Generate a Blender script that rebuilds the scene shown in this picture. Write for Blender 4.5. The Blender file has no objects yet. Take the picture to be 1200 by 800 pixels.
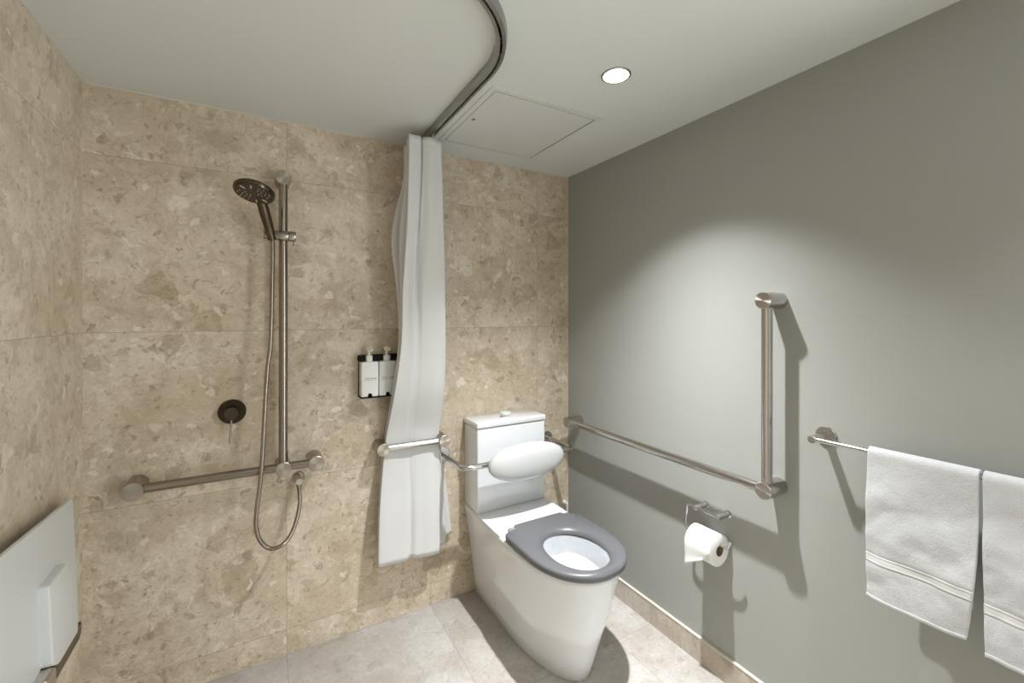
import bpy, bmesh, math, random
from mathutils import Vector, Matrix, noise
random.seed(7)
PI = math.pi
scene = bpy.context.scene
COL = scene.collection
W, L = 1.494, -0.516          # right wall and left wall (x)
FRONT = -3.15                 # wall behind the camera (y)
H = 2.135                     # ceiling height

# ------------------------------------------------------------------ helpers
def link(o, parent=None):
    COL.objects.link(o)
    if parent is not None: o.parent = parent
    return o

def obj(name, bm, mat, parent=None, smooth=35, mods=()):
    me = bpy.data.meshes.new(name)
    bmesh.ops.recalc_face_normals(bm, faces=bm.faces)
    bm.to_mesh(me); bm.free()
    me.materials.append(mat)
    if smooth:
        for p in me.polygons: p.use_smooth = True
        me.set_sharp_from_angle(angle=math.radians(smooth))
    o = bpy.data.objects.new(name, me)
    link(o, parent)
    if parent is not None:
        o.matrix_parent_inverse = Matrix.Translation(parent.location).inverted()
    return o

def thing(name, label, cat, loc, group=None):
    o = bpy.data.objects.new(name, None)
    o.empty_display_size = 0.05
    o.location = loc
    COL.objects.link(o)
    tag(o, label, cat, group)
    return o

def tag(o, label, cat, group=None):
    o['label'] = label; o['category'] = cat
    if group: o['group'] = group
    return o

def struct(o):
    o['kind'] = 'structure'; return o

def box(bm, x0, x1, y0, y1, z0, z1, bev=0.0, seg=3):
    r = bmesh.ops.create_cube(bm, size=1.0)
    vs = r['verts']
    for v in vs:
        v.co = Vector((x0 + (v.co.x + .5)*(x1-x0), y0 + (v.co.y + .5)*(y1-y0), z0 + (v.co.z + .5)*(z1-z0)))
    if bev > 0:
        es = list({e for v in vs for e in v.link_edges})
        bmesh.ops.bevel(bm, geom=es, offset=bev, segments=seg, profile=0.5, affect='EDGES')

def frame_of(d):
    d = d.normalized()
    up = Vector((0, 0, 1)) if abs(d.z) < .95 else Vector((1, 0, 0))
    a = d.cross(up).normalized(); b = d.cross(a).normalized()
    return a, b

def tube(bm, pts, r, seg=20, cap=True):
    """round tube swept along a list of points; r is a number or one per point"""
    pts = [Vector(p) for p in pts]
    n = len(pts)
    rs = r if isinstance(r, (list, tuple)) else [r]*n
    rings = []
    t0 = (pts[1]-pts[0]).normalized()
    a, b = frame_of(t0)
    for i, p in enumerate(pts):
        if i == 0: t = t0
        elif i == n-1: t = (pts[-1]-pts[-2]).normalized()
        else: t = ((pts[i+1]-p).normalized() + (p-pts[i-1]).normalized()).normalized()
        a = (a - t*a.dot(t)).normalized(); b = t.cross(a)
        rings.append([bm.verts.new(p + rs[i]*(math.cos(2*PI*k/seg)*a + math.sin(2*PI*k/seg)*b)) for k in range(seg)])
    for i in range(n-1):
        for k in range(seg):
            bm.faces.new((rings[i][k], rings[i][(k+1) % seg], rings[i+1][(k+1) % seg], rings[i+1][k]))
    if cap:
        bm.faces.new(rings[0]); bm.faces.new(rings[-1])

def lathe(bm, origin, axis, prof, seg=40):
    """profile of (distance along axis, radius)"""
    o = Vector(origin); ax = Vector(axis).normalized(); a, b = frame_of(ax)
    rings = []
    for d, r in prof:
        c = o + ax*d
        if r <= 1e-6: rings.append([bm.verts.new(c)])
        else: rings.append([bm.verts.new(c + r*(math.cos(2*PI*k/seg)*a + math.sin(2*PI*k/seg)*b)) for k in range(seg)])
    for i in range(len(rings)-1):
        A, B = rings[i], rings[i+1]
        for k in range(seg):
            k2 = (k+1) % seg
            if len(A) == 1 and len(B) == 1: continue
            if len(A) == 1: bm.faces.new((A[0], B[k2], B[k]))
            elif len(B) == 1: bm.faces.new((A[k], A[k2], B[0]))
            else: bm.faces.new((A[k], A[k2], B[k2], B[k]))

def post(bm, base, axis, r, length, bev=.0012):
    """solid round post with a slightly eased end"""
    lathe(bm, base, axis, [(0, 0), (0, r), (length-bev, r), (length, r-bev), (length, 0)], 48)

def smooth_path(pts, sub=8):
    pts = [Vector(p) for p in pts]
    out = []
    for i in range(len(pts)-1):
        p0 = pts[max(i-1, 0)]; p1 = pts[i]; p2 = pts[i+1]; p3 = pts[min(i+2, len(pts)-1)]
        for k in range(sub):
            t = k/sub
            out.append(.5*((2*p1) + (-p0+p2)*t + (2*p0-5*p1+4*p2-p3)*t*t + (-p0+3*p1-3*p2+p3)*t**3))
    out.append(pts[-1])
    return out

def round_path(pts, r, n=8):
    """poly-line with its inner corners rounded by radius r"""
    pts = [Vector(p) for p in pts]
    out = [pts[0]]
    for i in range(1, len(pts)-1):
        a = (pts[i-1]-pts[i]).normalized(); b = (pts[i+1]-pts[i]).normalized()
        s = pts[i]+a*r; e = pts[i]+b*r
        for k in range(n+1):
            t = k/n
            out.append((1-t)**2*s + 2*t*(1-t)*pts[i] + t*t*e)
    out.append(pts[-1])
    return out

def loft(bm, rings, close=True, cap0=False, cap1=False):
    vr = [[bm.verts.new(p) for p in r] for r in rings]
    n = len(vr[0])
    for i in range(len(vr)-1):
        for k in range(n if close else n-1):
            k2 = (k+1) % n
            bm.faces.new((vr[i][k], vr[i][k2], vr[i+1][k2], vr[i+1][k]))
    if cap0: bm.faces.new(vr[0])
    if cap1: bm.faces.new(vr[-1])
    return vr

# ------------------------------------------------------------------ materials
def srgb(r, g, b):
    f = lambda c: (c/255/12.92) if c/255 <= .04045 else ((c/255+.055)/1.055)**2.4
    return (f(r), f(g), f(b), 1)

def mat(name):
    m = bpy.data.materials.new(name); m.use_nodes = True
    nt = m.node_tree; b = nt.nodes['Principled BSDF']
    return m, nt, b

class N:
    """tiny node-graph writer"""
    def __init__(s, nt): s.nt = nt
    def new(s, t, **kw):
        n = s.nt.nodes.new(t)
        for k, v in kw.items():
            if k.startswith('_'): continue
            setattr(n, k, v)
        return n
    def set(s, n, sock, v):
        if isinstance(v, bpy.types.NodeSocket): s.nt.links.new(v, n.inputs[sock])
        else: n.inputs[sock].default_value = v
    def math(s, op, a, b=None, c=None, clamp=False):
        n = s.new('ShaderNodeMath', operation=op); n.use_clamp = clamp
        s.set(n, 0, a)
        if b is not None: s.set(n, 1, b)
        if c is not None: s.set(n, 2, c)
        return n.outputs[0]
    def vmath(s, op, a, b=None):
        n = s.new('ShaderNodeVectorMath', operation=op)
        s.set(n, 0, a)
        if b is not None: s.set(n, 3 if op == 'SCALE' else 1, b)
        return n.outputs[0]
    def mix(s, fac, a, b, blend='MIX'):
        n = s.new('ShaderNodeMix', data_type='RGBA', blend_type=blend)
        s.set(n, 0, fac); s.set(n, 6, a); s.set(n, 7, b)
        return n.outputs[2]
    def ramp(s, v, lo, hi, a=0.0, b=1.0):
        n = s.new('ShaderNodeMapRange'); n.interpolation_type = 'SMOOTHSTEP'
        s.set(n, 0, v); s.set(n, 1, lo); s.set(n, 2, hi); s.set(n, 3, a); s.set(n, 4, b)
        return n.outputs[0]
    def noise(s, vec, scale, detail=4, rough=.55, dist=0.0, out=0):
        n = s.new('ShaderNodeTexNoise')
        s.set(n, 'Vector', vec); s.set(n, 'Scale', scale); s.set(n, 'Detail', detail)
        s.set(n, 'Roughness', rough); s.set(n, 'Distortion', dist)
        return n.outputs[out]
    def voro(s, vec, scale, feature='F1', out='Color', rnd=1.0):
        n = s.new('ShaderNodeTexVoronoi', feature=feature)
        s.set(n, 'Vector', vec); s.set(n, 'Scale', scale); s.set(n, 'Randomness', rnd)
        return n.outputs[out]

def stone(name, u, v, u0, du, v0, dv, tint=(1, 1, 1), rough=.32, light=1.0, extra=None, amt=1.0):
    """brecciated limestone tiles: u, v = which axes carry the tile grid"""
    m, nt, bs = mat(name); g = N(nt)
    tc = g.new('ShaderNodeTexCoord').outputs['Object']
    sep = g.new('ShaderNodeSeparateXYZ'); g.set(sep, 0, tc)
    U = sep.outputs[u]; V = sep.outputs[v]
    def cell(S, o, d):
        t = g.math('DIVIDE', g.math('SUBTRACT', S, o), d)
        return g.math('FLOOR', t), g.math('ABSOLUTE', g.math('SUBTRACT', g.math('FRACT', g.math('ADD', t, .5)), .5))
    cu, fu = cell(U, u0, du); cv, fv = cell(V, v0, dv)
    dist = g.math('MINIMUM', g.math('MULTIPLY', fu, du), g.math('MULTIPLY', fv, dv))
    joint = g.ramp(dist, .0005, .0011, 1.0, 0.0)
    comb = g.new('ShaderNodeCombineXYZ'); g.set(comb, 0, cu); g.set(comb, 1, cv); comb.inputs[2].default_value = 3.7
    wn = g.new('ShaderNodeTexWhiteNoise'); g.set(wn, 0, comb.outputs[0])
    p = g.vmath('ADD', tc, g.vmath('SCALE', wn.outputs['Color'], 5.0))
    nd = g.vmath('SUBTRACT', g.noise(p, 7, 4, .6, out=1), (.5, .5, .5))
    nd2 = g.vmath('SUBTRACT', g.noise(p, 38, 3, .6, out=1), (.5, .5, .5))
    q = g.vmath('ADD', g.vmath('ADD', p, g.vmath('SCALE', nd, .10)), g.vmath('SCALE', nd2, .018))
    fine = g.noise(p, 70, 6, .75); mid = g.noise(q, 20, 6, .78, .4)
    base = g.mix(g.ramp(g.noise(q, 3.0, 7, .68), .34, .66), srgb(190, 173, 148), srgb(212, 197, 176))
    base = g.mix(g.ramp(g.noise(q, 9, 7, .75), .44, .66, 0, .55*amt), base, srgb(166, 148, 121))
    base = g.mix(g.ramp(mid, .50, .70, 0, .6*amt), base, srgb(224, 211, 192))
    base = g.mix(g.ramp(g.noise(q, 42, 5, .75, .5), .53, .68, 0, .55*amt), base, srgb(150, 132, 106))
    base = g.mix(g.ramp(fine, .35, .65, 0, .22), base, srgb(160, 143, 118))
    def frag(scale, lo, hi, col, am, off, edge=.06):
        qq = g.vmath('ADD', q, off)
        c = g.voro(qq, scale); e = g.voro(qq, scale, 'DISTANCE_TO_EDGE', 'Distance')
        ss = g.new('ShaderNodeSeparateColor'); g.set(ss, 0, c)
        sel = g.math('MULTIPLY', g.math('GREATER_THAN', ss.outputs[0], lo), g.math('LESS_THAN', ss.outputs[0], hi))
        ew = g.math('MULTIPLY_ADD', g.noise(p, scale*3, 3, .6), .16, edge-.08)
        k = g.math('MULTIPLY', sel, g.ramp(g.math('SUBTRACT', e, ew), -.015, .035, 0, am*amt))
        k = g.math('MULTIPLY', k, g.ramp(g.noise(p, scale*4, 5, .75), .34, .60, .35, 1))
        k = g.math('MULTIPLY', k, g.math('MULTIPLY_ADD', ss.outputs[1], .7, .3))
        return k, col
    for k, c in (frag(7.5, .93, 1, srgb(158, 140, 114), .85, (0, 0, 0), .10),
                 frag(14, .91, 1, srgb(156, 139, 112), .75, (3.1, 1.7, 2.2), .10),
                 frag(11, .0, .04, srgb(222, 212, 196), .75, (7.7, 4.2, 9.3), .12),
                 frag(28, .92, 1, srgb(132, 112, 86), .65, (1.3, 8.8, 5.5), .12),
                 frag(34, .0, .06, srgb(228, 219, 204), .7, (4.4, 2.9, 6.1), .12),
                 frag(60, .93, 1, srgb(116, 96, 72), .6, (2.2, 3.3, 8.8), .12)):
        base = g.mix(k, base, c)
    # thin pale and dark veins running round the fragments
    e1 = g.voro(g.vmath('ADD', q, (3.1, 1.7, 2.2)), 14, 'DISTANCE_TO_EDGE', 'Distance')
    vm = g.math('MULTIPLY', g.ramp(e1, .0, .03, 1, 0), g.ramp(g.noise(p, 6, 4, .7), .5, .62, 0, .5))
    base = g.mix(vm, base, srgb(226, 214, 196))
    e2 = g.voro(g.vmath('ADD', q, (9, 3, 1)), 30, 'DISTANCE_TO_EDGE', 'Distance')
    vm2 = g.math('MULTIPLY', g.ramp(e2, .0, .05, 1, 0), g.ramp(g.noise(p, 8, 4, .7, 0), .54, .64, 0, .5*amt))
    base = g.mix(vm2, base, srgb(136, 116, 90))
    base = g.mix(1.0, base, (tint[0]*light, tint[1]*light, tint[2]*light, 1), 'MULTIPLY')
    # tiles differ a little from one another
    hs = g.math('MULTIPLY_ADD', wn.outputs['Value'], .08, .96)
    cc = g.new('ShaderNodeCombineColor')
    for i in range(3): g.set(cc, i, hs)
    base = g.mix(1.0, base, cc.outputs[0], 'MULTIPLY')
    jt = joint
    if extra:   # short joints that only the cut bottom row has: (position along u, upper limit of v)
        ed = g.ramp(g.math('ABSOLUTE', g.math('SUBTRACT', U, extra[0])), .0006, .0013, 1, 0)
        jt = g.math('MAXIMUM', joint, g.math('MULTIPLY', ed, g.math('LESS_THAN', V, extra[1])))
    base = g.mix(g.math('MULTIPLY', jt, .6), base, srgb(116, 100, 80))
    nt.links.new(base, bs.inputs['Base Color'])
    bs.inputs['Roughness'].default_value = rough
    bs.inputs['Specular IOR Level'].default_value = .35
    bp = g.new('ShaderNodeBump'); bp.inputs['Strength'].default_value = .35; bp.inputs['Distance'].default_value = .001
    g.set(bp, 'Height', g.math('SUBTRACT', g.math('MULTIPLY', g.noise(p, 60, 4, .6), .12), jt))
    nt.links.new(bp.outputs[0], bs.inputs['Normal'])
    return m

def plain(name, col, rough=.5, metal=0.0, spec=.5, bump=0.0, bscale=60, var=0.03, coat=0.0, stretch=None, sss=0.0):
    m, nt, bs = mat(name); g = N(nt)
    tc = g.new('ShaderNodeTexCoord').outputs['Object']
    if stretch: tc = g.vmath('MULTIPLY', tc, stretch)
    n = g.noise(tc, 3.0, 3, .5)
    lo = tuple(c*(1-var) for c in col[:3])+(1,); hi = tuple(min(c*(1+var), 1) for c in col[:3])+(1,)
    nt.links.new(g.mix(n, lo, hi), bs.inputs['Base Color'])
    bs.inputs['Roughness'].default_value = rough
    bs.inputs['Metallic'].default_value = metal
    bs.inputs['Specular IOR Level'].default_value = spec
    if coat: bs.inputs['Coat Weight'].default_value = coat; bs.inputs['Coat Roughness'].default_value = .05
    if bump:
        bp = g.new('ShaderNodeBump'); bp.inputs['Strength'].default_value = bump; bp.inputs['Distance'].default_value = .001
        g.set(bp, 'Height', g.noise(tc, bscale, 4, .6)); nt.links.new(bp.outputs[0], bs.inputs['Normal'])
    return m

M = {}
M['stone_wall'] = stone('stone_wall_tiles', 0, 2, .086, 1.2, .1, .6, tint=(1, 1.03, 1.085), light=1.17, extra=(.686, .1))
M['stone_left'] = stone('stone_left_tiles', 1, 2, -.9, 1.2, .1, .6, tint=(1, 1.035, 1.07), light=1.20)
M['stone_floor'] = stone('stone_floor_tiles', 0, 1, .086, .6, -.606, .6, tint=(1, 1.13, 1.40), light=.81, amt=.45, rough=.4)
M['stone_skirting'] = stone('stone_skirting_tiles', 1, 2, -.606, .6, -.5, 2, amt=.5, tint=(1, 1.07, 1.22), light=.95, rough=.4)
M['paint'] = plain('grey_green_wall_paint', (.345, .350, .325, 1), .7, bump=.06, bscale=220, var=.015)
M['ceiling'] = plain('ceiling_paint', (.70, .725, .695, 1), .8, bump=.04, bscale=200, var=.01)
M['panel'] = plain('access_panel_paint', (.665, .685, .65, 1), .7, var=.01)
M['gap'] = plain('dark_gap', (.02, .02, .018, 1), .9)
M['caulk'] = plain('pale_caulk', (.66, .62, .54, 1), .6)
M['nickel'] = plain('brushed_nickel', (.33, .285, .24, 1), .22, 1.0, var=.10, bump=.05, bscale=40, stretch=(40, 40, 2))
M['nickel_cap'] = plain('turned_nickel_cap', (.60, .56, .51, 1), .34, 1.0, var=.05)
M['mixer'] = plain('dark_mixer_metal', (.07, .052, .035, 1), .3, 1.0, var=.05)
M['track'] = plain('track_aluminium', (.40, .40, .38, 1), .35, 1.0, var=.03)
M['steel'] = plain('satin_steel', (.53, .515, .495, 1), .21, 1.0, var=.06, bump=.03, bscale=50, stretch=(3, 3, 30))
M['bronze'] = plain('gunmetal_bronze', (.12, .092, .068, 1), .26, 1.0, var=.05)
def cap_mat(name, col, axis):
    m, nt, bs = mat(name); g = N(nt)
    bs.inputs['Base Color'].default_value = col; bs.inputs['Metallic'].default_value = 1
    bs.inputs['Roughness'].default_value = .34; bs.inputs['Anisotropic'].default_value = .85
    tn = g.new('ShaderNodeTangent', direction_type='RADIAL', axis=axis)
    nt.links.new(tn.outputs[0], bs.inputs['Tangent'])
    return m
M['cap_y'] = cap_mat('turned_cap_face', (.45, .40, .34, 1), 'Y')
M['cap_x'] = cap_mat('turned_cap_side_wall', (.50, .475, .45, 1), 'X')
M['dark_face'] = plain('dark_spray_plate', (.085, .065, .048, 1), .4, .6)
M['nozzle'] = plain('pale_silicone_nozzle', (.55, .45, .33, 1), .6)
M['ceramic'] = plain('white_ceramic', (.775, .79, .81, 1), .10, var=.005, coat=.6)
M['bowl'] = plain('white_bowl_glaze', (.84, .84, .82, 1), .12, var=.005, coat=.5)
M['seat'] = plain('grey_seat_plastic', (.108, .109, .115, 1), .33, var=.02)
M['white_plastic'] = plain('white_plastic', (.76, .77, .76, 1), .32, var=.01)
M['seat_panel'] = plain('white_seat_panel', (.70, .715, .705, 1), .38, var=.01)
M['cushion'] = plain('white_cushion', (.53, .54, .535, 1), .30, var=.01)
M['black'] = plain('black_bracket', (.008, .008, .008, 1), .7, spec=.15)
M['bottle'] = plain('bottle_white', (.78, .775, .755, 1), .4, var=.01)
M['pump'] = plain('pump_ivory', (.80, .74, .63, 1), .35, var=.01)
M['ink'] = plain('label_ink', (.05, .05, .05, 1), .7)
M['paper'] = plain('toilet_paper', (.86, .86, .85, 1), .9, spec=.1, bump=.25, bscale=160, var=.01)
M['card'] = plain('cardboard_core', (.30, .24, .16, 1), .9)
M['door'] = plain('door_paint', (.55, .55, .52, 1), .45, var=.01)
M['white_trim'] = plain('white_trim', (.74, .73, .70, 1), .5)

def curtain_mat():
    m, nt, bs = mat('white_curtain_fabric'); g = N(nt)
    tc = g.new('ShaderNodeTexCoord').outputs['Object']
    nt.links.new(g.mix(g.noise(tc, 5, 3), (.80, .80, .79, 1), (.85, .85, .84, 1)), bs.inputs['Base Color'])
    bs.inputs['Roughness'].default_value = .65; bs.inputs['Specular IOR Level'].default_value = .25
    bp = g.new('ShaderNodeBump'); bp.inputs['Strength'].default_value = .25; bp.inputs['Distance'].default_value = .002
    st = g.vmath('MULTIPLY', tc, (1, 1, .35))
    g.set(bp, 'Height', g.noise(st, 16, 3, .5)); nt.links.new(bp.outputs[0], bs.inputs['Normal'])
    tr = g.new('ShaderNodeBsdfTranslucent'); tr.inputs[0].default_value = (.8, .8, .78, 1)
    mx = g.new('ShaderNodeMixShader'); mx.inputs[0].default_value = .22
    out = nt.nodes['Material Output']
    nt.links.new(bs.outputs[0], mx.inputs[1]); nt.links.new(tr.outputs[0], mx.inputs[2]); nt.links.new(mx.outputs[0], out.inputs[0])
    return m
M['curtain'] = curtain_mat()

def towel_mat():
    m, nt, bs = mat('white_terry_towel'); g = N(nt)
    tc = g.new('ShaderNodeTexCoord').outputs['Object']
    nt.links.new(g.mix(g.noise(tc, 30, 4), (.50, .505, .51, 1), (.565, .57, .575, 1)), bs.inputs['Base Color'])
    bs.inputs['Roughness'].default_value = .95; bs.inputs['Specular IOR Level'].default_value = .05
    bs.inputs['Sheen Weight'].default_value = .3
    bp = g.new('ShaderNodeBump'); bp.inputs['Strength'].default_value = .55; bp.inputs['Distance'].default_value = .0025
    h = g.math('ADD', g.noise(tc, 420, 3, .7), g.math('MULTIPLY', g.noise(tc, 110, 3, .6), .8))
    g.set(bp, 'Height', h); nt.links.new(bp.outputs[0], bs.inputs['Normal'])
    return m
M['towel'] = towel_mat()
M['towel_band'] = plain('flat_woven_band', (.60, .60, .59, 1), .8, spec=.1, bump=.2, bscale=300, var=.01)

def emit(name, col, s):
    m, nt, bs = mat(name)
    bs.inputs['Base Color'].default_value = (.8, .8, .8, 1)
    bs.inputs['Emission Color'].default_value = col; bs.inputs['Emission Strength'].default_value = s
    return m
M['lens'] = emit('lit_downlight_lens', (1, .965, .92, 1), 14.0)

# ------------------------------------------------------------------ room shell
T = .12
def slab(name, m, *a):
    bm = bmesh.new(); box(bm, *a)
    return struct(obj(name, bm, m, smooth=0))
slab('floor', M['stone_floor'], L-T, W+T, FRONT-T, T, -T, 0)
slab('ceiling', M['ceiling'], L-T, W+T, FRONT-T, T, H, H+T)
slab('wall_back', M['stone_wall'], L-T, W+T, 0, T, 0, H)
slab('wall_left', M['stone_left'], L-T, L, FRONT, 0, 0, H)
# added doorway in the right wall, unseen behind the camera, for fill light
DY0, DY1, DH = -3.00, -2.08, 2.06
bm = bmesh.new()
box(bm, W, W+T, DY1, 0, 0, H); box(bm, W, W+T, FRONT, DY0, 0, H); box(bm, W, W+T, DY0, DY1, DH, H)
struct(obj('wall_right', bm, M['paint'], smooth=0))
slab('wall_front', M['paint'], L-T, W+T, FRONT-T, FRONT, 0, H)
# its sliding door, also added, stands open on the far side of the wall
bm = bmesh.new(); box(bm, W+T+.01, W+T+.05, DY1-.02, DY1+.95, .008, DH+.03, .002)
d1 = struct(obj('door_1', bm, M['door'], smooth=0))
bm = bmesh.new(); tube(bm, round_path([(W+T+.05, DY1+.05, .85), (W+T+.085, DY1+.05, .85), (W+T+.085, DY1+.05, 1.15), (W+T+.05, DY1+.05, 1.15)], .01), .009)
obj('door_handle', bm, M['steel'], d1)
# skirting tile and its pale top trim along the right wall
bm = bmesh.new(); box(bm, W-.010, W, DY1, 0, 0, .094)
struct(obj('baseboard_right', bm, M['stone_skirting'], smooth=0))
bm = bmesh.new(); box(bm, W-.012, W, DY1, 0, .094, .098)
struct(obj('trim_1', bm, M['caulk'], smooth=0))
# fine caulk lines where tile meets ceiling
bm = bmesh.new(); box(bm, L, W, -.003, 0, H-.004, H)
struct(obj('trim_2', bm, M['caulk'], smooth=0))
bm = bmesh.new(); box(bm, L, L+.003, FRONT, 0, H-.004, H)
struct(obj('trim_3', bm, M['caulk'], smooth=0))

# ------------------------------------------------------------------ ceiling access panel
t = thing('access_panel', 'square flush white access hatch in the ceiling beside the curtain track', 'ceiling hatch', (.915, -.39, H))
def ring_frame(bm, x0, x1, y0, y1, w, z0, z1):
    box(bm, x0, x1, y0, y0+w, z0, z1); box(bm, x0, x1, y1-w, y1, z0, z1)
    box(bm, x0, x0+w, y0+w, y1-w, z0, z1); box(bm, x1-w, x1, y0+w, y1-w, z0, z1)
bm = bmesh.new(); ring_frame(bm, .676, 1.168, -.655, -.128, .022, H-.0022, H+.001)
obj('frame', bm, M['panel'], t, smooth=0)
bm = bmesh.new(); box(bm, .699, 1.145, -.632, -.151, H-.0004, H+.001)
obj('shadow_gap', bm, M['gap'], t, smooth=0)
bm = bmesh.new(); box(bm, .7005, 1.1405, -.629, -.1535, H-.0018, H+.001)
obj('hatch_door', bm, M['panel'], t, smooth=0)
bm = bmesh.new(); lathe(bm, (.725, -.395, H-.0018), (0, 0, -1), [(0, 0), (0, .008), (.0008, .0075), (.0008, .003), (.0002, .002), (.0002, 0)], 24)
obj('latch', bm, M['nickel'], t)

# ------------------------------------------------------------------ downlights
def downlight(x, y, label, watts):
    t = thing('downlight', label, 'downlight', (x, y, H), 'ceiling downlights')
    bm = bmesh.new()
    lathe(bm, (x, y, H), (0, 0, -1), [(0, .0475), (.003, .0475), (.005, .045), (.004, .0405), (.0005, .040)], 48)
    obj('rim', bm, M['steel'], t)
    bm = bmesh.new()
    lathe(bm, (x, y, H-.001), (0, 0, -1), [(0, .0402), (.0012, .0395), (.0016, 0)], 48)
    obj('lens', bm, M['lens'], t)
    ld = bpy.data.lights.new('downlight_beam', 'SPOT')
    ld.energy = watts; ld.color = (.96, .98, 1.0); ld.shadow_soft_size = .022
    ld.use_nodes = True; nt = ld.node_tree; g = N(nt)      # the beam is strongest straight down
    tcn = g.new('ShaderNodeTexCoord').outputs['Normal']; sp_ = g.new('ShaderNodeSeparateXYZ'); g.set(sp_, 0, tcn)
    cz = g.math('ABSOLUTE', sp_.outputs[2])
    em = [n for n in nt.nodes if n.type == 'EMISSION'][0]
    nt.links.new(g.math('POWER', cz, SPOT_POW), em.inputs['Strength'])
    ld.spot_size = math.radians(SPOT_DEG); ld.spot_blend = SPOT_BLEND
    lo = bpy.data.objects.new('downlight_beam', ld); lo.location = (x, y, H-.012); COL.objects.link(lo)
    lo.parent = t; lo.matrix_parent_inverse = Matrix.Translation(t.location).inverted()
SPOT_DEG, SPOT_BLEND, SPOT_POW = 107, .30, 7.0
downlight(.992, -.911, 'round lit white downlight in the ceiling above the toilet', 280)
downlight(.992, -2.11, 'round lit downlight in the ceiling above the towel rail, nearer the door', 72)
#downlight(-.05, -2.30, 'round lit downlight in the ceiling by the tiled left wall, nearer the door', 90)

# ------------------------------------------------------------------ curtain track
t = thing('curtain_track', 'curved silver curtain track fixed to the ceiling above the white curtain', 'curtain rail', (.615, 0, H))
path = [(.615, -.004), (.615, -.35), (.615, -.74)]
for k in range(1, 17):
    a = k/16*PI/2
    path.append((.265+.35*math.cos(a), -.74-.35*math.sin(a)))
path += [(0, -1.09), (L+.003, -1.09)]
def sweep_profile(bm, path, prof):
    rings = []
    n = len(path)
    for i, p in enumerate(path):
        p = Vector((p[0], p[1]))
        a = Vector(path[max(i-1, 0)][:2]); b = Vector(path[min(i+1, n-1)][:2])
        tt = (b-a).normalized(); nn = Vector((-tt.y, tt.x))
        rings.append([(p.x+nn.x*u, p.y+nn.y*u, H+w) for u, w in prof])
    loft(bm, rings, True, True, True)
prof = [(-.016, 0), (-.016, -.012), (-.0135, -.027), (-.0032, -.029), (-.0032, -.026), (-.011, -.024), (-.011, -.006),
        (.011, -.006), (.011, -.024), (.0032, -.026), (.0032, -.029), (.0135, -.027), (.016, -.012), (.016, 0)]
bm = bmesh.new(); sweep_profile(bm, path, prof)
obj('channel', bm, M['track'], t, smooth=30)
for s in (6, 8):   # little black gliders parked in the bend
    x, y = path[s]
    bm = bmesh.new(); box(bm, x-.006, x+.006, y-.006, y+.006, H-.0235, H-.008, .002)
    tube(bm, [(x, y, H-.0235), (x, y, H-.030)], .0035, 10)
    obj('glider', bm, M['black'], t)

# ------------------------------------------------------------------ shower curtain
rows = [(2.083, 0.509, 0.641, 0.538, 0.706, -0.26, -0.06), (1.948, 0.508, 0.649, 0.534, 0.712, -0.25, -0.06),
 (1.702, 0.507, 0.66, 0.468, 0.722, -0.23, -0.07), (1.464, 0.499, 0.676, 0.500, 0.728, -0.2, -0.075),
 (1.248, 0.503, 0.695, 0.510, 0.722, -0.165, -0.078), (1.04, 0.488, 0.705, 0.486, 0.716, -0.125, -0.076),
 (0.88, 0.476, 0.712, 0.476, 0.72, -0.062, -0.014), (0.831, 0.470, 0.708, 0.470, 0.715, -0.050, -0.010),
 (0.775, 0.464, 0.708, 0.461, 0.718, -0.050, -0.010), (0.693, 0.452, 0.704, 0.453, 0.735, -0.060, -0.012),
 (0.497, 0.432, 0.695, 0.441, 0.765, -0.085, -0.018), (0.302, 0.424, 0.685, 0.437, 0.785, -0.1, -0.02)]
sect = [(.02, .07), (0, .03), (.03, 0), (.2, .02), (.33, .03), (.40, .10), (.415, .145), (.46, .09), (.54, .02), (.7, 0), (.88, .02), (.99, .05), (1, .12),
        (.9, .2), (.5, .24), (.08, .26), (.0, .34), (.08, .42), (.5, .44), (.93, .46), (1, .54), (.93, .62), (.5, .66), (.06, .68), (0, .76), (.08, .84), (.5, .88), (.85, .90), (1, .97), (.96, 1.0)]
sp = smooth_path([(a, b, 0) for a, b in sect], 5)
NZ = 90
zs = [r[0] for r in rows]
def row_at(z):
    z = max(min(z, zs[0]), zs[-1])
    for i in range(len(rows)-1):
        if zs[i] >= z >= zs[i+1]:
            t = (zs[i]-z)/(zs[i]-zs[i+1])
            p0 = rows[max(i-1, 0)]; p1 = rows[i]; p2 = rows[i+1]; p3 = rows[min(i+2, len(rows)-1)]
            out = []
            for k in range(1, 7):
                m1 = (p2[k]-p0[k])/max(p0[0]-p2[0], 1e-6)*(p1[0]-p2[0]); m2 = (p3[k]-p1[k])/max(p1[0]-p3[0], 1e-6)*(p1[0]-p2[0])
                v = (2*t**3-3*t*t+1)*p1[k] + (t**3-2*t*t+t)*m1 + (-2*t**3+3*t*t)*p2[k] + (t**3-t*t)*m2
                out.append(v)
            return out
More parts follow.
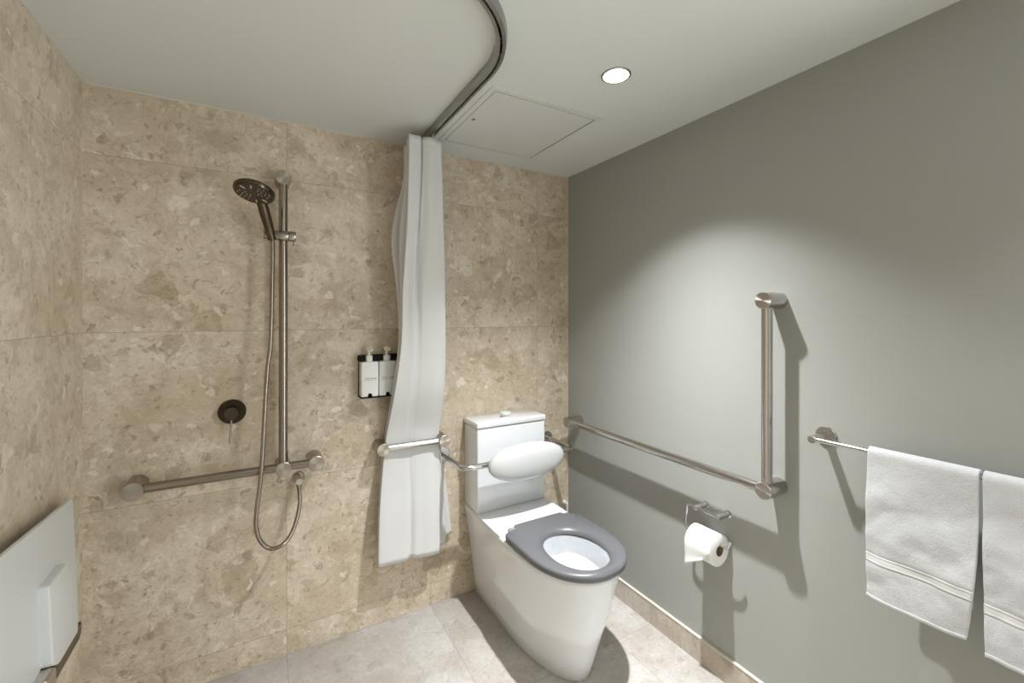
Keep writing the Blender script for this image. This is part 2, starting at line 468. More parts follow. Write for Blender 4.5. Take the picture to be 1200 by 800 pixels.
def curtain_grid(z0, z1, nz):
    rings = []
    for j in range(nz+1):
        zz = z0 + (z1-z0)*j/nz
        fl, fr, bl, br, yf, yb = row_at(zz)
        ring = []
        for i, q in enumerate(sp):
            xn, yn = q.x, q.y
            # the folds drift sideways as they come down
            low = min(max((.95-zz)/.4, 0), 1)
            xn2 = xn + (.05*math.sin(zz*3.1+.6) - .06*(zz > 1)*(zz-1) + .05*low)*math.sin(PI*min(max(xn, 0), 1))
            x = (1-yn)*(fl+(fr-fl)*xn2) + yn*(bl+(br-bl)*xn2)
            y = yf + (yb-yf)*yn
            dep = abs(yb-yf)
            nrm = noise.noise(Vector((xn*3.3, yn*9, zz*2.2)))*.012*min(dep/.12, 1)
            y += nrm*(1-yn) if yn < .3 else 0
            zo = zz
            if zz < .45:  # hem hangs a little lower at the right, shorter at the back
                k = (.45-zz)/.148
                zo += k*(-.018*xn*(1-yn) + .022*yn)
            ring.append((x, y, zo))
        rings.append(ring)
    return rings
t = thing('shower_curtain', 'long white fabric shower curtain bunched against the stone wall and tucked behind a short rail', 'shower curtain', (.61, -.12, .3))
bm = bmesh.new(); loft(bm, curtain_grid(2.083, .302, NZ), close=False)
c = obj('curtain_cloth', bm, M['curtain'], t, smooth=70)
sm = c.modifiers.new('thick', 'SOLIDIFY'); sm.thickness = .0014; sm.offset = 0
bm = bmesh.new(); loft(bm, curtain_grid(2.0835, 2.052, 2), close=False)
c = obj('heading_tape', bm, M['curtain'], t, smooth=70)
sm = c.modifiers.new('thick', 'SOLIDIFY'); sm.thickness = .004; sm.offset = 0
for yy in (-.235, -.17, -.10):
    bm = bmesh.new()
    box(bm, .608, .622, yy-.005, yy+.005, H-.023, H-.009, .002)
    tube(bm, [(.615, yy, H-.022), (.615, yy, H-.036)], .003, 10)
    tube(bm, smooth_path([(.615, yy, H-.034), (.620, yy, H-.045), (.612, yy, H-.056), (.606, yy, H-.046)], 6), .0022, 8)
    obj('hook', bm, M['pump'], t)

# ------------------------------------------------------------------ shower grab rail
G = 'stainless grab rails'
RB = .0158
t = thing('shower_rail', 'brushed nickel grab rail with tall vertical bar holding the hand shower', 'grab rail', (.071, 0, .775))
AX = (0, -1, 0)
def caps(parent, base, axis, r, ln):
    bm = bmesh.new(); lathe(bm, base, axis, [(0, 0), (0, r), (ln-.006, r), (ln-.006, r*.9)], 48)
    p = obj('mounting_post', bm, M['nickel'], parent)
    o = Vector(base)+Vector(axis).normalized()*(ln-.006)
    bm = bmesh.new(); lathe(bm, o, axis, [(0, 0), (0, r*.995), (.005, r*.995), (.006, r*.95), (.006, 0)], 48)
    obj('end_cap', bm, M['cap_y'], p)
bm = bmesh.new(); tube(bm, [(-.372, -.07, .775), (.186, -.07, .775)], RB, 32)
obj('horizontal_bar', bm, M['nickel'], t)
bm = bmesh.new(); tube(bm, [(.071, -.07, .78), (.071, -.07, 1.885)], RB, 32)
obj('vertical_bar', bm, M['nickel'], t)
for x, z in ((-.372, .775), (.071, .772), (.186, .775), (.071, 1.885)):
    caps(t, (x, 0, z), AX, .0295 if x < .06 or x > .08 else .0275, .094)
# sliding holder clamped on the vertical bar
bm = bmesh.new()
lathe(bm, (.006, -.088, 1.662), (1, 0, 0), [(0, 0), (0, .0150), (.002, .0165), (.03, .0165), (.045, .0185), (.08, .0185), (.083, .017), (.083, 0)], 40)
h = obj('slider_holder', bm, M['nickel'], t)
bm = bmesh.new(); lathe(bm, (.0895, -.088, 1.662), (1, 0, 0), [(0, 0), (0, .0195), (.022, .0195), (.024, .0185), (.024, 0)], 40)
tube(bm, [(.105, -.095, 1.65), (.1045, -.098, 1.625)], .0022, 10)
obj('clamp_knob', bm, M['nickel'], h)

# ------------------------------------------------------------------ hand shower
t = thing('hand_shower', 'round bronze hand shower head with handle clipped to the vertical bar', 'shower head', (.033, -.10, 1.64))
C0 = Vector((-.024, -.22, 1.779)); nrm = Vector((-.20, -.30, -.93)).normalized()
bm = bmesh.new(); lathe(bm, C0+nrm*.001, -nrm, [(0, 0), (0, .058), (-.001, .061), (.004, .0645), (.012, .0645), (.019, .058), (.024, .035), (.026, 0)], 64)
head = obj('shower_head', bm, M['bronze'], t)
bm = bmesh.new(); lathe(bm, C0+nrm*.0015, nrm, [(0, 0), (0, .0575), (.001, .057), (.0012, .010), (.0012, 0)], 56)
obj('spray_plate', bm, M['dark_face'], head)
fa = nrm.cross(Vector((0, 0, 1))).normalized(); fb = nrm.cross(fa)
bm = bmesh.new()
def noz(u, v, r=.0019):
    o = C0+nrm*.002+fa*u+fb*v
    lathe(bm, o, nrm, [(0, 0), (0, r), (.0025, r*.7), (.0025, 0)], 8)
for side in (-1, 1):
    for (uu, vv) in ((.024, 0), (.034, -.009), (.034, .009), (.044, 0), (.046, -.017), (.046, .017), (.022, -.013), (.022, .013), (.034, -.024), (.034, .024), (.014, .004), (.052, .006)):
        noz(side*uu, vv)
for sx in (-1, 1):
    for sv in (-1, 1):
        p = C0+nrm*.003+fa*sx*.011+fb*sv*.032; q = C0+nrm*.003+fa*sx*.019+fb*sv*.046
        tube(bm, [p, q], .0022, 8)
obj('spray_nozzles', bm, M['nozzle'], head)['kind'] = 'stuff'
bm = bmesh.new()
hp = smooth_path([(-.008, -.172, 1.782), (.000, -.160, 1.762), (.0105, -.141, 1.725), (.022, -.120, 1.685), (.0325, -.103, 1.643)], 6)
tube(bm, hp, [.0165+.002*math.sin(PI*min(i/len(hp)*1.1, 1))-.002*i/len(hp) for i in range(len(hp))], 28)
obj('handle', bm, M['bronze'], t)
# flexible hose
hose = [(.033, -.104, 1.646), (.0345, -.1055, 1.60), (.033, -.11, 1.484), (.028, -.12, 1.262), (.016, -.125, 1.137), (-.001, -.135, .807), (-.016, -.135, .66), (-.019, -.135, .60), (-.008, -.132, .545),
        (.018, -.127, .505), (.048, -.122, .494), (.082, -.11, .507), (.110, -.09, .549), (.128, -.066, .615), (.1285, -.052, .66), (.128, -.047, .688)]
hpth = smooth_path(hose, 22)
bm = bmesh.new(); tube(bm, hpth, [.0073 + .0006*(i % 2) for i in range(len(hpth))], 14)
ho = obj('shower_hose', bm, M['nickel'], None)
tag(ho, 'flexible bronze metal shower hose hanging in a loop down to the wall outlet', 'shower hose')
# outlet elbow
t = thing('wall_outlet', 'small round nickel hose outlet elbow on the stone wall below the shower grab rail', 'hose outlet', (.128, 0, .703))
bm = bmesh.new(); lathe(bm, (.128, 0, .703), AX, [(0, 0), (0, .0235), (.004, .0235), (.0055, .022), (.0055, 0)], 40)
obj('flange', bm, M['nickel'], t)
bm = bmesh.new(); lathe(bm, (.128, -.005, .703), AX, [(0, 0), (0, .014), (.052, .014), (.054, .012), (.054, 0)], 32)
obj('elbow', bm, M['nickel_cap'], t)
bm = bmesh.new(); lathe(bm, (.128, -.046, .694), (0, 0, -1), [(0, 0), (0, .0105), (.012, .0105), (.02, .0085), (.028, .0085), (.028, 0)], 24)
obj('hose_nut', bm, M['nickel'], t)

# ------------------------------------------------------------------ mixer
t = thing('shower_mixer', 'round dark nickel shower mixer with thin pin lever on the stone wall', 'shower mixer', (-.098, 0, .994))
bm = bmesh.new(); lathe(bm, (-.098, 0, .994), AX, [(0, 0), (0, .046), (.003, .046), (.005, .0445), (.005, 0)], 56)
obj('backplate', bm, M['mixer'], t)
bm = bmesh.new(); lathe(bm, (-.098, -.005, .994), AX, [(0, 0), (0, .0235), (.043, .0235), (.0445, .022), (.0445, 0)], 40)
b = obj('mixer_body', bm, M['bronze'], t)
bm = bmesh.new(); tube(bm, [(-.098, -.038, .975), (-.100, -.046, .93), (-.1035, -.060, .888)], [.0035, .0032, .0028], 14)
obj('lever', bm, M['nickel'], t)

# ------------------------------------------------------------------ soap dispensers
t = thing('dispenser_holder', 'black wall bracket holding the white pump bottles beside the curtain', 'bracket', (.46, 0, 1.01))
bm = bmesh.new()
box(bm, .360, .592, -.006, 0, 1.012, 1.188, .002)                     # back plate
box(bm, .360, .592, -.064, -.004, 1.008, 1.0125, .001)                # shelf
obj('bracket', bm, M['black'], t, smooth=0)
bm = bmesh.new()
z0, z1 = 1.1635, 1.1865
box(bm, .356, .596, -.044, -.034, z0, z1, .002)
for k in range(4):
    x = (.356, .4125, .487, .5615)[k]
    box(bm, x, x+(.026 if k in (0,) else .0215 if k < 3 else .034), -.056, -.004, z0, z1, .004)
obj('collar_clamp', bm, M['black'], t, smooth=0)
def text_mesh(name, s, size, loc, parent, m, rx=PI/2):
    cu = bpy.data.curves.new(name, 'FONT'); cu.body = s; cu.size = size; cu.extrude = .0001; cu.align_x = 'CENTER'
    o = bpy.data.objects.new(name, cu); COL.objects.link(o)
    dg = bpy.context.evaluated_depsgraph_get(); me = bpy.data.meshes.new_from_object(o.evaluated_get(dg))
    bpy.data.objects.remove(o)
    o = bpy.data.objects.new(name, me); me.materials.clear(); me.materials.append(m)
    me.transform(Matrix.Translation(loc) @ Matrix.Rotation(rx, 4, 'X'))
    link(o, parent); o.matrix_parent_inverse = Matrix.Translation(parent.location).inverted()
    return o
labels = ['white pump bottle at the left end of the black shower bracket, farthest from the curtain',
          'white pump bottle next to the curtain edge, second in the black shower bracket',
          'white bottle mostly hidden behind the shower curtain in the black bracket']
texts = [('HAIR WASH', 1), ('BODY WASH', 1), ('CONDITION', 1)]
for k in range(3):
    x0 = .3625+.0745*k; x1 = x0+.071; xc = (x0+x1)/2
    t = thing('pump_bottle', labels[k], 'bottle', (xc, -.034, 1.0125), 'pump bottles in the shower')
    bm = bmesh.new(); box(bm, x0, x1, -.061, -.008, 1.013, 1.162, .004, 3)
    b = obj('bottle', bm, M['bottle'], t)
    text_mesh('label_text', texts[k][0], .0088, (xc+.002, -.0612, 1.088), b, M['ink'])
    bm = bmesh.new(); box(bm, xc-.024, xc+.028, -.0613, -.0608, 1.0835, 1.0843)
    obj('label_rule', bm, M['ink'], b, smooth=0)
    bm = bmesh.new(); tube(bm, [(xc, -.0605, 1.02), (xc, -.0625, 1.02)], .0085, 20); box(bm, xc-.0085, xc+.0085, -.0625, -.0605, 1.0125, 1.02)
    obj('level_window', bm, M['black'], b, smooth=0)
    bm = bmesh.new(); lathe(bm, (xc, -.038, 1.161), (0, 0, 1), [(0, 0), (0, .0168), (.021, .0168), (.023, .015), (.023, .005), (.023, 0)], 32)
    obj('collar', bm, M['bottle'], t)
    bm = bmesh.new(); lathe(bm, (xc, -.038, 1.184), (0, 0, 1), [(0, 0), (0, .0145), (.004, .0145), (.004, .0055), (.022, .0055), (.027, .010), (.037, .0125), (.040, .011), (.040, 0)], 28)
    tube(bm, smooth_path([(xc, -.038, 1.217), (xc+.004, -.058, 1.217), (xc+.006, -.069, 1.210)], 5), [.0075]*5+[.0055]*6, 14)
    obj('pump', bm, M['pump'], t)

# ------------------------------------------------------------------ short grab rail in front of the curtain
t = thing('short_grab_rail', 'short horizontal steel grab rail holding the curtain against the stone wall', 'grab rail', (.58, 0, .79))
bm = bmesh.new(); tube(bm, [(.446, -.072, .787), (.722, -.072, .787)], .0145, 28)
obj('bar', bm, M['steel'], t)
for x in (.446, .722): caps(t, (x, 0, .787), AX, .0265, .094)

# ------------------------------------------------------------------ toilet
TX = 1.043
t = thing('toilet', 'white close-coupled accessible toilet with dark grey seat against the stone wall', 'toilet', (TX, -.4, 0))
def dshape(hw, yb, ystr, yf, n=18, corner=.02, p=2.0):
    """D outline (plan): flat back at yb, straight sides to ystr, rounded front to yf"""
    pts = []
    for k in range(5):
        a = k/4*PI/2; pts.append((TX-hw+corner-corner*math.sin(a), yb-corner+corner*math.cos(a)))
    pts = [(TX, yb), (TX-hw*.5, yb)] + pts
    for k in range(5): pts.append((TX-hw, (yb-corner)+(ystr-(yb-corner))*(k+1)/6))
    for k in range(n+1):
        a = k/n*PI/2
        pts.append((TX-hw*math.cos(a)**(2/p), ystr+(yf-ystr)*math.sin(a)**(2/p)))
    mir = [(2*TX-x, y) for x, y in reversed(pts[1:-1])]
    return pts+mir
def drow(z, hw, yb, ystr, yf, **k): return [(x, y, z) for x, y in dshape(hw, yb, ystr, yf, **k)]
bm = bmesh.new()
R = []
for z, hw, yf, yst in ((0, .130, -.690, -.36), (.004, .133, -.694, -.36), (.06, .139, -.712, -.38), (.16, .151, -.745, -.41), (.27, .1655, -.782, -.45), (.36, .178, -.806, -.48), (.41, .1865, -.818, -.49), (.430, .190, -.822, -.49), (.4365, .188, -.820, -.49), (.4395, .183, -.815, -.49)):
    R.append(drow(z, hw, -.003, yst, yf))
# top face running in to the bowl opening, then down into the bowl
def brow(z, hw, hy, cy):
    base = dshape(.183, -.003, -.49, -.815); out = []
    for (x, y) in base:
        a = math.atan2((y-cy)/hy, (x-TX)/hw)
        out.append((TX+hw*math.cos(a), cy+hy*math.sin(a), z))
    return out
R += [brow(.4405, .130, .165, -.635), brow(.4375, .124, .158, -.635), brow(.40, .128, .164, -.632), brow(.36, .122, .155, -.625), brow(.30, .095, .118, -.60), brow(.255, .062, .075, -.57), brow(.235, .035, .045, -.56)]
loft(bm, R, True, True, True)
pan = obj('pan', bm, M['ceramic'], t, smooth=50)
# raised deck under the cistern
bm = bmesh.new()
box(bm, TX-.190, TX+.190, -.372, -.004, .4405, .4455, .002)
obj('deck', bm, M['ceramic'], pan)
bm = bmesh.new(); lathe(bm, (TX, -.562, .2385), (0, 0, 1), [(0, .033), (.0005, 0)], 24)
obj('bowl_water', bm, M['bowl'], pan)
for s in (-1, 1):
    xx = TX+s*.1445
    bm = bmesh.new(); lathe(bm, (xx, -.245, .078), (s, 0, .12), [(-.004, 0), (-.004, .006), (.0012, .006), (.002, .0045), (.002, 0)], 20)
    obj('screw_cap', bm, M['nickel_cap'], t)
# cistern
bm = bmesh.new(); box(bm, TX-.186, TX+.186, -.155, -.004, .4455, .834, .006, 3)
ck = obj('cistern', bm, M['ceramic'], t)
bm = bmesh.new(); box(bm, TX-.190, TX+.190, -.160, -.003, .8365, .864, .007, 3)
lid = obj('cistern_lid', bm, M['ceramic'], t)
bm = bmesh.new(); lathe(bm, (TX-.012, -.105, .864), (0, 0, 1), [(0, 0), (0, .022), (.004, .022), (.006, .017), (.012, .017), (.014, .025), (.022, .026), (.024, .024), (.025, 0)], 40)
obj('flush_button', bm, M['white_plastic'], lid)
# seat
def orow(z, hw, ys, yf, yb=-.372, shoulder=.0):
    pts = []
    tabw = .118
    pts += [(TX, yb), (TX-tabw*.5, yb), (TX-tabw, yb-.001), (TX-tabw-.008, yb-.012), (TX-tabw-.010, yb-.030)]
    pts += [(TX-tabw-.030, yb-.034), (TX-hw+.02, yb-.038), (TX-hw+.006, yb-.046), (TX-hw, yb-.062)]
    n = 6
    y1 = yb-.062
    for k in range(1, n): pts.append((TX-hw, y1+(ys-y1)*k/n))
    for k in range(19):
        a = k/18*PI/2
        pts.append((TX-hw*math.cos(a)**.94, ys+(yf-ys)*math.sin(a)**.94))
    return [(x, y, z) for x, y in pts+[(2*TX-x, y) for x, y in reversed(pts[1:-1])]]
def hrow(z, hw, hy, cy, ref):
    out = []
    for (x, y, _) in ref:
        a = math.atan2((y-cy)/hy, (x-TX)/hw)
        ca, sa = math.cos(a), math.sin(a)
        ex = .93
        out.append((TX+hw*math.copysign(abs(ca)**ex, ca), cy+hy*math.copysign(abs(sa)**ex, sa), z))
    return out
ref = orow(0, .192, -.60, -.832)
HY = -.640
rings = [orow(.4455, .186, -.60, -.826), orow(.449, .191, -.60, -.831), orow(.462, .1925, -.60, -.8325), orow(.470, .1905, -.60, -.8305), orow(.4735, .185, -.60, -.825)]
rings += [hrow(.4755, .156, .178, -.646, ref), hrow(.4748, .140, .167, -.643, ref), hrow(.4690, .121, .152, -.640, ref), hrow(.4610, .111, .142, -.637, ref), hrow(.453, .110, .140, -.637, ref), hrow(.4475, .118, .149, -.637, ref)]
bm = bmesh.new()
vr = loft(bm, rings, True)
n = len(vr[0])
for k in range(n):
    k2 = (k+1) % n; bm.faces.new((vr[-1][k], vr[-1][k2], vr[0][k2], vr[0][k]))
seat = obj('seat', bm, M['seat'], t, smooth=50)
for s in (-1, 1):
    xx = TX+s*.143
    bm = bmesh.new(); lathe(bm, (xx, -.392, .4445), (0, 0, 1), [(0, 0), (0, .011), (.014, .011), (.014, .009), (.014, 0)], 24)
    lathe(bm, (xx-s*.016, -.392, .464), (s, 0, 0), [(0, 0), (0, .0095), (.028, .0095), (.030, .008), (.030, 0)], 28)
    obj('hinge', bm, M['track'], t)

# white supply pipe behind the pan
bm = bmesh.new()
tube(bm, round_path([(1.463, -.03, .325), (1.463, -.03, .262), (1.43, -.03, .262)], .012), .0045, 14)
o = obj('supply_pipe', bm, M['white_plastic'], None)
bm2 = bmesh.new(); lathe(bm2, (1.463, 0, .318), AX, [(0, 0), (0, .012), (.006, .012), (.010, .008), (.026, .0075), (.034, .006), (.036, 0)], 20)
tag(o, 'thin white water pipe in the corner behind the toilet pan', 'water pipe')
obj('wall_elbow', bm2, M['white_plastic'], o)

# ------------------------------------------------------------------ backrest
t = thing('cushioned_rail', 'padded oval white backrest on a bent steel tube in front of the cistern', 'backrest', (TX, 0, .695))
BX0, BX1, BY, BZ = .752, 1.345, -.232, .695
bm = bmesh.new(); tube(bm, round_path([(BX0, -.004, BZ), (BX0, BY, BZ), (BX1, BY, BZ), (BX1, -.004, BZ)], .05, 12), .0132, 28)
obj('frame_tube', bm, M['steel'], t)
for x in (BX0, BX1):
    bm = bmesh.new(); lathe(bm, (x, 0, BZ), AX, [(0, 0), (0, .036), (.004, .036), (.006, .034), (.006, .014), (.006, 0)], 48)
    obj('wall_flange', bm, M['steel'], t)
bm = bmesh.new()
bmesh.ops.create_uvsphere(bm, u_segments=64, v_segments=40, radius=1)
for v in bm.verts:
    x, y, z = v.co
    s = lambda a, p: math.copysign(abs(a)**p, a)
    v.co = Vector((TX+.004+.198*s(x, .93), -.284+.042*s(y, .80), .699+.082*s(z, .93)))
    if v.co.y > -.25: v.co.y = -.25 + (v.co.y+.25)*.4
obj('cushion', bm, M['cushion'], t, smooth=80)

# ------------------------------------------------------------------ L-shaped grab rail on the right wall
t = thing('angled_grab_rail', 'large L-shaped steel grab rail on the grey wall beside the toilet', 'grab rail', (W, -1.14, .79))
RX = W-.072
bm = bmesh.new(); tube(bm, [(RX, -.105, .792), (RX, -1.146, .792)], .0165, 32)
obj('horizontal_bar', bm, M['steel'], t)
bm = bmesh.new(); tube(bm, [(RX, -1.150, .80), (RX, -1.150, 1.405)], .0165, 32)
obj('vertical_bar', bm, M['steel'], t)
def caps2(parent, y, z, r=.0275, ln=.094):
    bm = bmesh.new(); lathe(bm, (W, y, z), (-1, 0, 0), [(0, 0), (0, r), (ln-.006, r), (ln-.006, r*.9)], 48)
    p = obj('mounting_post', bm, M['steel'], parent)
    bm = bmesh.new(); lathe(bm, (W-ln+.006, y, z), (-1, 0, 0), [(0, 0), (0, r*.995), (.005, r*.995), (.006, r*.95), (.006, 0)], 48)
    obj('end_cap', bm, M['cap_x'], p)
caps2(t, -.105, .792); caps2(t, -1.150, .792); caps2(t, -1.150, 1.407)

# ------------------------------------------------------------------ toilet roll holder and roll
t = thing('toilet_roll_holder', 'small steel toilet roll holder on the grey wall under the grab rail', 'toilet roll holder', (W, -.915, .62))
PX = 1.434
bm = bmesh.new()
tube(bm, [(PX, -.868, .628), (PX, -.976, .628)], .005, 16)
obj('crossbar', bm, M['steel'], t)
for y in (-.875, -.968):
    bm = bmesh.new(); lathe(bm, (W, y, .626), (-1, 0, 0), [(0, 0), (0, .0135), (.003, .0135), (.004, .010), (.064, .010), (.066, .009), (.066, 0)], 28)
    obj('stub', bm, M['steel'], t)
bm = bmesh.new()
tube(bm, round_path([(1.432, -.875, .628), (1.432, -.838, .628), (1.432, -.828, .545), (1.432, -.850, .524), (1.432, -1.006, .530), (1.432, -1.020, .562)], .014, 8), .0052, 14)
obj('wire_arm', bm, M['steel'], t)
# roll of paper
RR = .0560
t = thing('toilet_roll', 'white toilet roll with a loose folded sheet hanging from the steel holder', 'toilet roll', (1.432, -.93, .509))
y0, y1 = -.868, -.976
rc = (1.432, .509)
bm = bmesh.new()
prof = [(y0, .0205), (y0, RR-.003), (y0-.002, RR), (y1+.002, RR), (y1, RR-.003), (y1, .0205)]
seg = 64
rings = []
for (yy, r) in prof: rings.append([(rc[0]+r*math.cos(2*PI*k/seg), yy, rc[1]+r*math.sin(2*PI*k/seg)) for k in range(seg)])
loft(bm, rings, True)
obj('paper', bm, M['paper'], t, smooth=40)
bm = bmesh.new()
rings = []
for (yy, r) in [(y0-.0005, .0205), (y1+.0005, .0205), (y1+.0005, .0185), (y0-.0005, .0185), (y0-.0005, .0205)]:
    rings.append([(rc[0]+r*math.cos(2*PI*k/40), yy, rc[1]+r*math.sin(2*PI*k/40)) for k in range(40)])
loft(bm, rings, True)
obj('cardboard_core', bm, M['card'], t)
bm = bmesh.new()    # loose sheet: follows the roll, leaves it on the room side, corner folded to a point
rings = []
for k in range(13):
    a = PI/2 + k/12*PI/2
    rings.append([(rc[0]+(RR+.0012)*math.cos(a), y0-.001+(y1-y0+.002)*j/10, rc[1]+(RR+.0012)*math.sin(a)) for j in range(11)])
for k in range(1, 9):
    f = k/8
    row = []
    for j in range(11):
        u = j/10
        ln = .086 if u < .02 else .086*(1-.55*min(u/.62, 1)) 
        ln = .084*(1-u*.62)
        row.append((rc[0]-RR-.0012+.004*math.sin(f*3)*f, y0-.001+(y1-y0+.002)*(u*(1-.28*f)), rc[1]-ln*f))
    rings.append(row)
loft(bm, rings, close=False)
sh = obj('loose_sheet', bm, M['paper'], t, smooth=60)
sm = sh.modifiers.new('thick', 'SOLIDIFY'); sm.thickness = .0008; sm.offset = 0

# ------------------------------------------------------------------ towel rail
t = thing('towel_rail', 'slim steel towel rail with round flange on the grey wall', 'towel rail', (W, -1.29, 1.0))
TBX = W-.078
bm = bmesh.new(); tube(bm, [(TBX, -1.290, .992), (TBX, -1.915, .992)], .0068, 20)
obj('bar', bm, M['steel'], t)
for y in (-1.290, -1.908):
    bm = bmesh.new(); lathe(bm, (W, y, .992), (-1, 0, 0), [(0, 0), (0, .0285), (.005, .0285), (.007, .027), (.007, .0115), (.088, .0115), (.090, .010), (.090, 0)], 44)
    obj('bracket', bm, M['steel'], t)
# towels
def towel(label, yl, yr, ylb, yrb, zb, seed, thick=.0085, bandz=.735, tilt=0.0):
    t = thing('towel', label, 'towel', (TBX, (yl+yr)/2, 1.0), 'white towels on the rail')
    def grid(s0, s1, n, off=0.0, nu=36):
        """s: 0 = front hem, up over the bar at the top, 1 = back hem"""
        zt = .992; rb = .0068+thick/2+.0008
        front = zt-zb; back = front*.86; arc = PI*rb; tot = front+arc+back
        rings = []
        for i in range(n+1):
            s = (s0+(s1-s0)*i/n)*tot
            ring = []
            for j in range(nu+1):
                u = j/nu
                if s < front:
                    z = zb+s; dn = (zt-z)/front
                    x = TBX-rb-.020*math.sin(dn*PI*.55)*dn**.5-.006*dn; side = -1
                elif s < front+arc:
                    a = (s-front)/arc*PI; z = zt+rb*math.sin(a); x = TBX-rb*math.cos(a); dn = 0; side = 0
                else:
                    z = zt-(s-front-arc); dn = (zt-z)/front; x = TBX+rb+.010*dn; side = 1
                y = (yl+(ylb-yl)*dn**1.5)*(1-u)+(yr+(yrb-yr)*dn**4)*u
                if side > 0: y = (yl-.012)*(1-u)+(yr+.016)*u
                nz = noise.noise(Vector((y*9+seed, z*7, seed)))*.012 + (.5-abs(noise.noise(Vector((y*15+z*9, z*8-y*7, seed+5)))))*.007 + noise.noise(Vector((y*30-z*24, z*22+y*20, seed+9)))*.0022
                x += nz*min(dn*3, 1)*(1 if side <= 0 else .3) - off*(1 if side <= 0 else -1)
                if side <= 0 and bandz-.024 < z < bandz: x += .003*min((bandz-z)/.002, (z-bandz+.024)/.002, 1)
                x = min(x, W-.006)
                zz = z + (tilt*(u-.5)*dn if side <= 0 else 0) + noise.noise(Vector((y*20, seed, 1)))*.004*dn
                ring.append((x, y, zz))
            rings.append(ring)
        return rings
    bm = bmesh.new(); loft(bm, grid(0, 1, 110), close=False)
    c = obj('cloth', bm, M['towel'], t, smooth=80)
    sm = c.modifiers.new('thick', 'SOLIDIFY'); sm.thickness = thick; sm.offset = 0
    bv = c.modifiers.new('soft', 'BEVEL'); bv.width = .003; bv.segments = 2; bv.limit_method = 'ANGLE'; bv.angle_limit = math.radians(50)
    front = .992-zb; rb = .0068+thick/2+.0008; tot = front+PI*rb+front*.86
    a = (bandz-zb)/tot
    bm = bmesh.new(); loft(bm, grid(a-.0235/tot, a-.0005/tot, 6, .0018), close=False)
    bnd = obj('woven_band', bm, M['towel_band'], t, smooth=80)
    sm = bnd.modifiers.new('thick', 'SOLIDIFY'); sm.thickness = thick; sm.offset = 0
    bm = bmesh.new(); loft(bm, grid(.001, .012, 3, .0012), close=False)
    bnd = obj('hem', bm, M['towel'], t, smooth=80)
    sm = bnd.modifiers.new('thick', 'SOLIDIFY'); sm.thickness = thick+.002; sm.offset = 0
towel('white terry towel on the rail nearer the toilet, hanging fully in view', -1.428, -1.636, -1.436, -1.620, .622, 2.3, bandz=.738, tilt=.0)
towel('white terry towel on the rail at the right edge, nearer the door', -1.642, -1.862, -1.652, -1.862, .610, 8.1, bandz=.722)

# ------------------------------------------------------------------ folding shower seat on the left wall
t = thing('wall_mounted_bench', 'white fold-up shower seat folded flat against the stone wall at the left', 'shower bench', (L, -.45, .42))
def prism_x(bm, x0, x1, poly, bev=0.0, rad=0.0):
    if rad:
        pp = round_path([((Vector(poly[0])+Vector(poly[-1]))/2).to_3d()]+[Vector(p).to_3d() for p in poly]+[((Vector(poly[0])+Vector(poly[-1]))/2).to_3d()], rad, 6)[:-1]
        poly = [(p.x, p.y) for p in pp]
    a = [bm.verts.new((x0, y, z)) for y, z in poly]; b = [bm.verts.new((x1, y, z)) for y, z in poly]
    n = len(poly)
    bm.faces.new(a); fb = bm.faces.new(b)
    for k in range(n): bm.faces.new((a[k], a[(k+1) % n], b[(k+1) % n], b[k]))
    if bev:
        bmesh.ops.recalc_face_normals(bm, faces=bm.faces)
        bmesh.ops.bevel(bm, geom=list(fb.edges), offset=bev, segments=3, profile=.5, affect='EDGES')
PXF = -.480
bm = bmesh.new()
prism_x(bm, PXF-.009, PXF, [(-.212, .823), (-.170, .475), (-.43, .475), (-.455, .43), (-.80, .43), (-1.04, .48), (-1.04, .868)], .003, .018)
pn = obj('seat_panel', bm, M['seat_panel'], t, smooth=40)
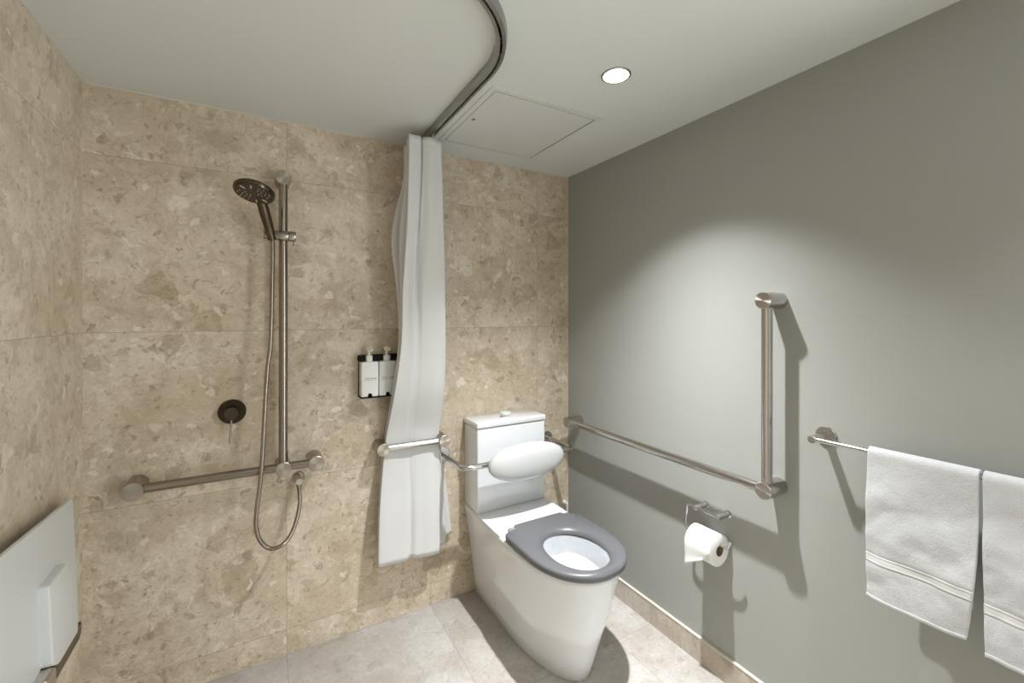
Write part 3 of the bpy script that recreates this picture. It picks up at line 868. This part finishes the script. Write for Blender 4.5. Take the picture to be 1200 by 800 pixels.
for dy, mir in ((0, 1),):
    bm = bmesh.new()
    prism_x(bm, PXF-.001, PXF+.021, [(-.447, .683), (-.325, .683), (-.247, .50), (-.250, .447), (-.385, .447), (-.425, .47)], .004, .01)
    obj('folded_leg', bm, M['seat_panel'], t, smooth=40)
    bm = bmesh.new()
    prism_x(bm, PXF-.001, PXF+.021, [(-.79, .683), (-.912, .683), (-.99, .50), (-.987, .447), (-.852, .447), (-.812, .47)], .004, .01)
    obj('folded_leg', bm, M['seat_panel'], t, smooth=40)
# nickel hinge bar along the wall and its bracket blocks
bm = bmesh.new()
prism_x(bm, PXF-.010, PXF-.002, [(-.134, .418), (-.134, .392), (-.152, .372), (-.86, .372), (-.86, .418)], .002, .01)
obj('hinge_bar', bm, M['bronze'], t, smooth=40)
for yc in (-.45, -.90):
    bm = bmesh.new(); box(bm, L+.001, -.452, yc-.03, yc+.03, .30, .468, .010, 4)
    obj('bracket', bm, M['nickel_cap'], t, smooth=40)
bm = bmesh.new(); box(bm, L, PXF-.008, -.86, -.16, .36, .43, .004)
obj('wall_plate', bm, M['bronze'], t, smooth=40)
bm = bmesh.new(); box(bm, L+.001, PXF-.008, -.62, -.44, .46, .66, .004)
obj('back_spacer', bm, M['black'], t, smooth=40)

# ------------------------------------------------------------------ world, camera, colour
wd = bpy.data.worlds.new('world'); scene.world = wd; wd.use_nodes = True
wd.node_tree.nodes['Background'].inputs[0].default_value = (.95, .985, 1, 1)
wd.node_tree.nodes['Background'].inputs[1].default_value = 6.5
# added fill: bright world light comes in through the unseen doorway
pl = bpy.data.lights.new('doorway_fill_portal', 'AREA'); pl.shape = 'RECTANGLE'; pl.size = DY1-DY0; pl.size_y = DH
pl.cycles.is_portal = True
po = bpy.data.objects.new('doorway_fill_portal', pl); COL.objects.link(po)
po.location = (W+T-.01, (DY0+DY1)/2, DH/2); po.rotation_euler = (PI/2, 0, PI/2)

cd = bpy.data.cameras.new('camera'); cam = bpy.data.objects.new('camera', cd); COL.objects.link(cam)
cam.location = (0, -1.96, 1.357)
cam.rotation_euler = (PI/2, 0, -math.radians(29.93))
cd.sensor_fit = 'HORIZONTAL'; cd.sensor_width = 36; cd.lens = 36*509/1200
cd.shift_y = -30/1200
cd.clip_start = .01
scene.camera = cam
scene.view_settings.view_transform = 'Standard'
scene.view_settings.look = 'None'
scene.view_settings.gamma = 1
scene.view_settings.exposure = .27
scene.view_settings.use_curve_mapping = False
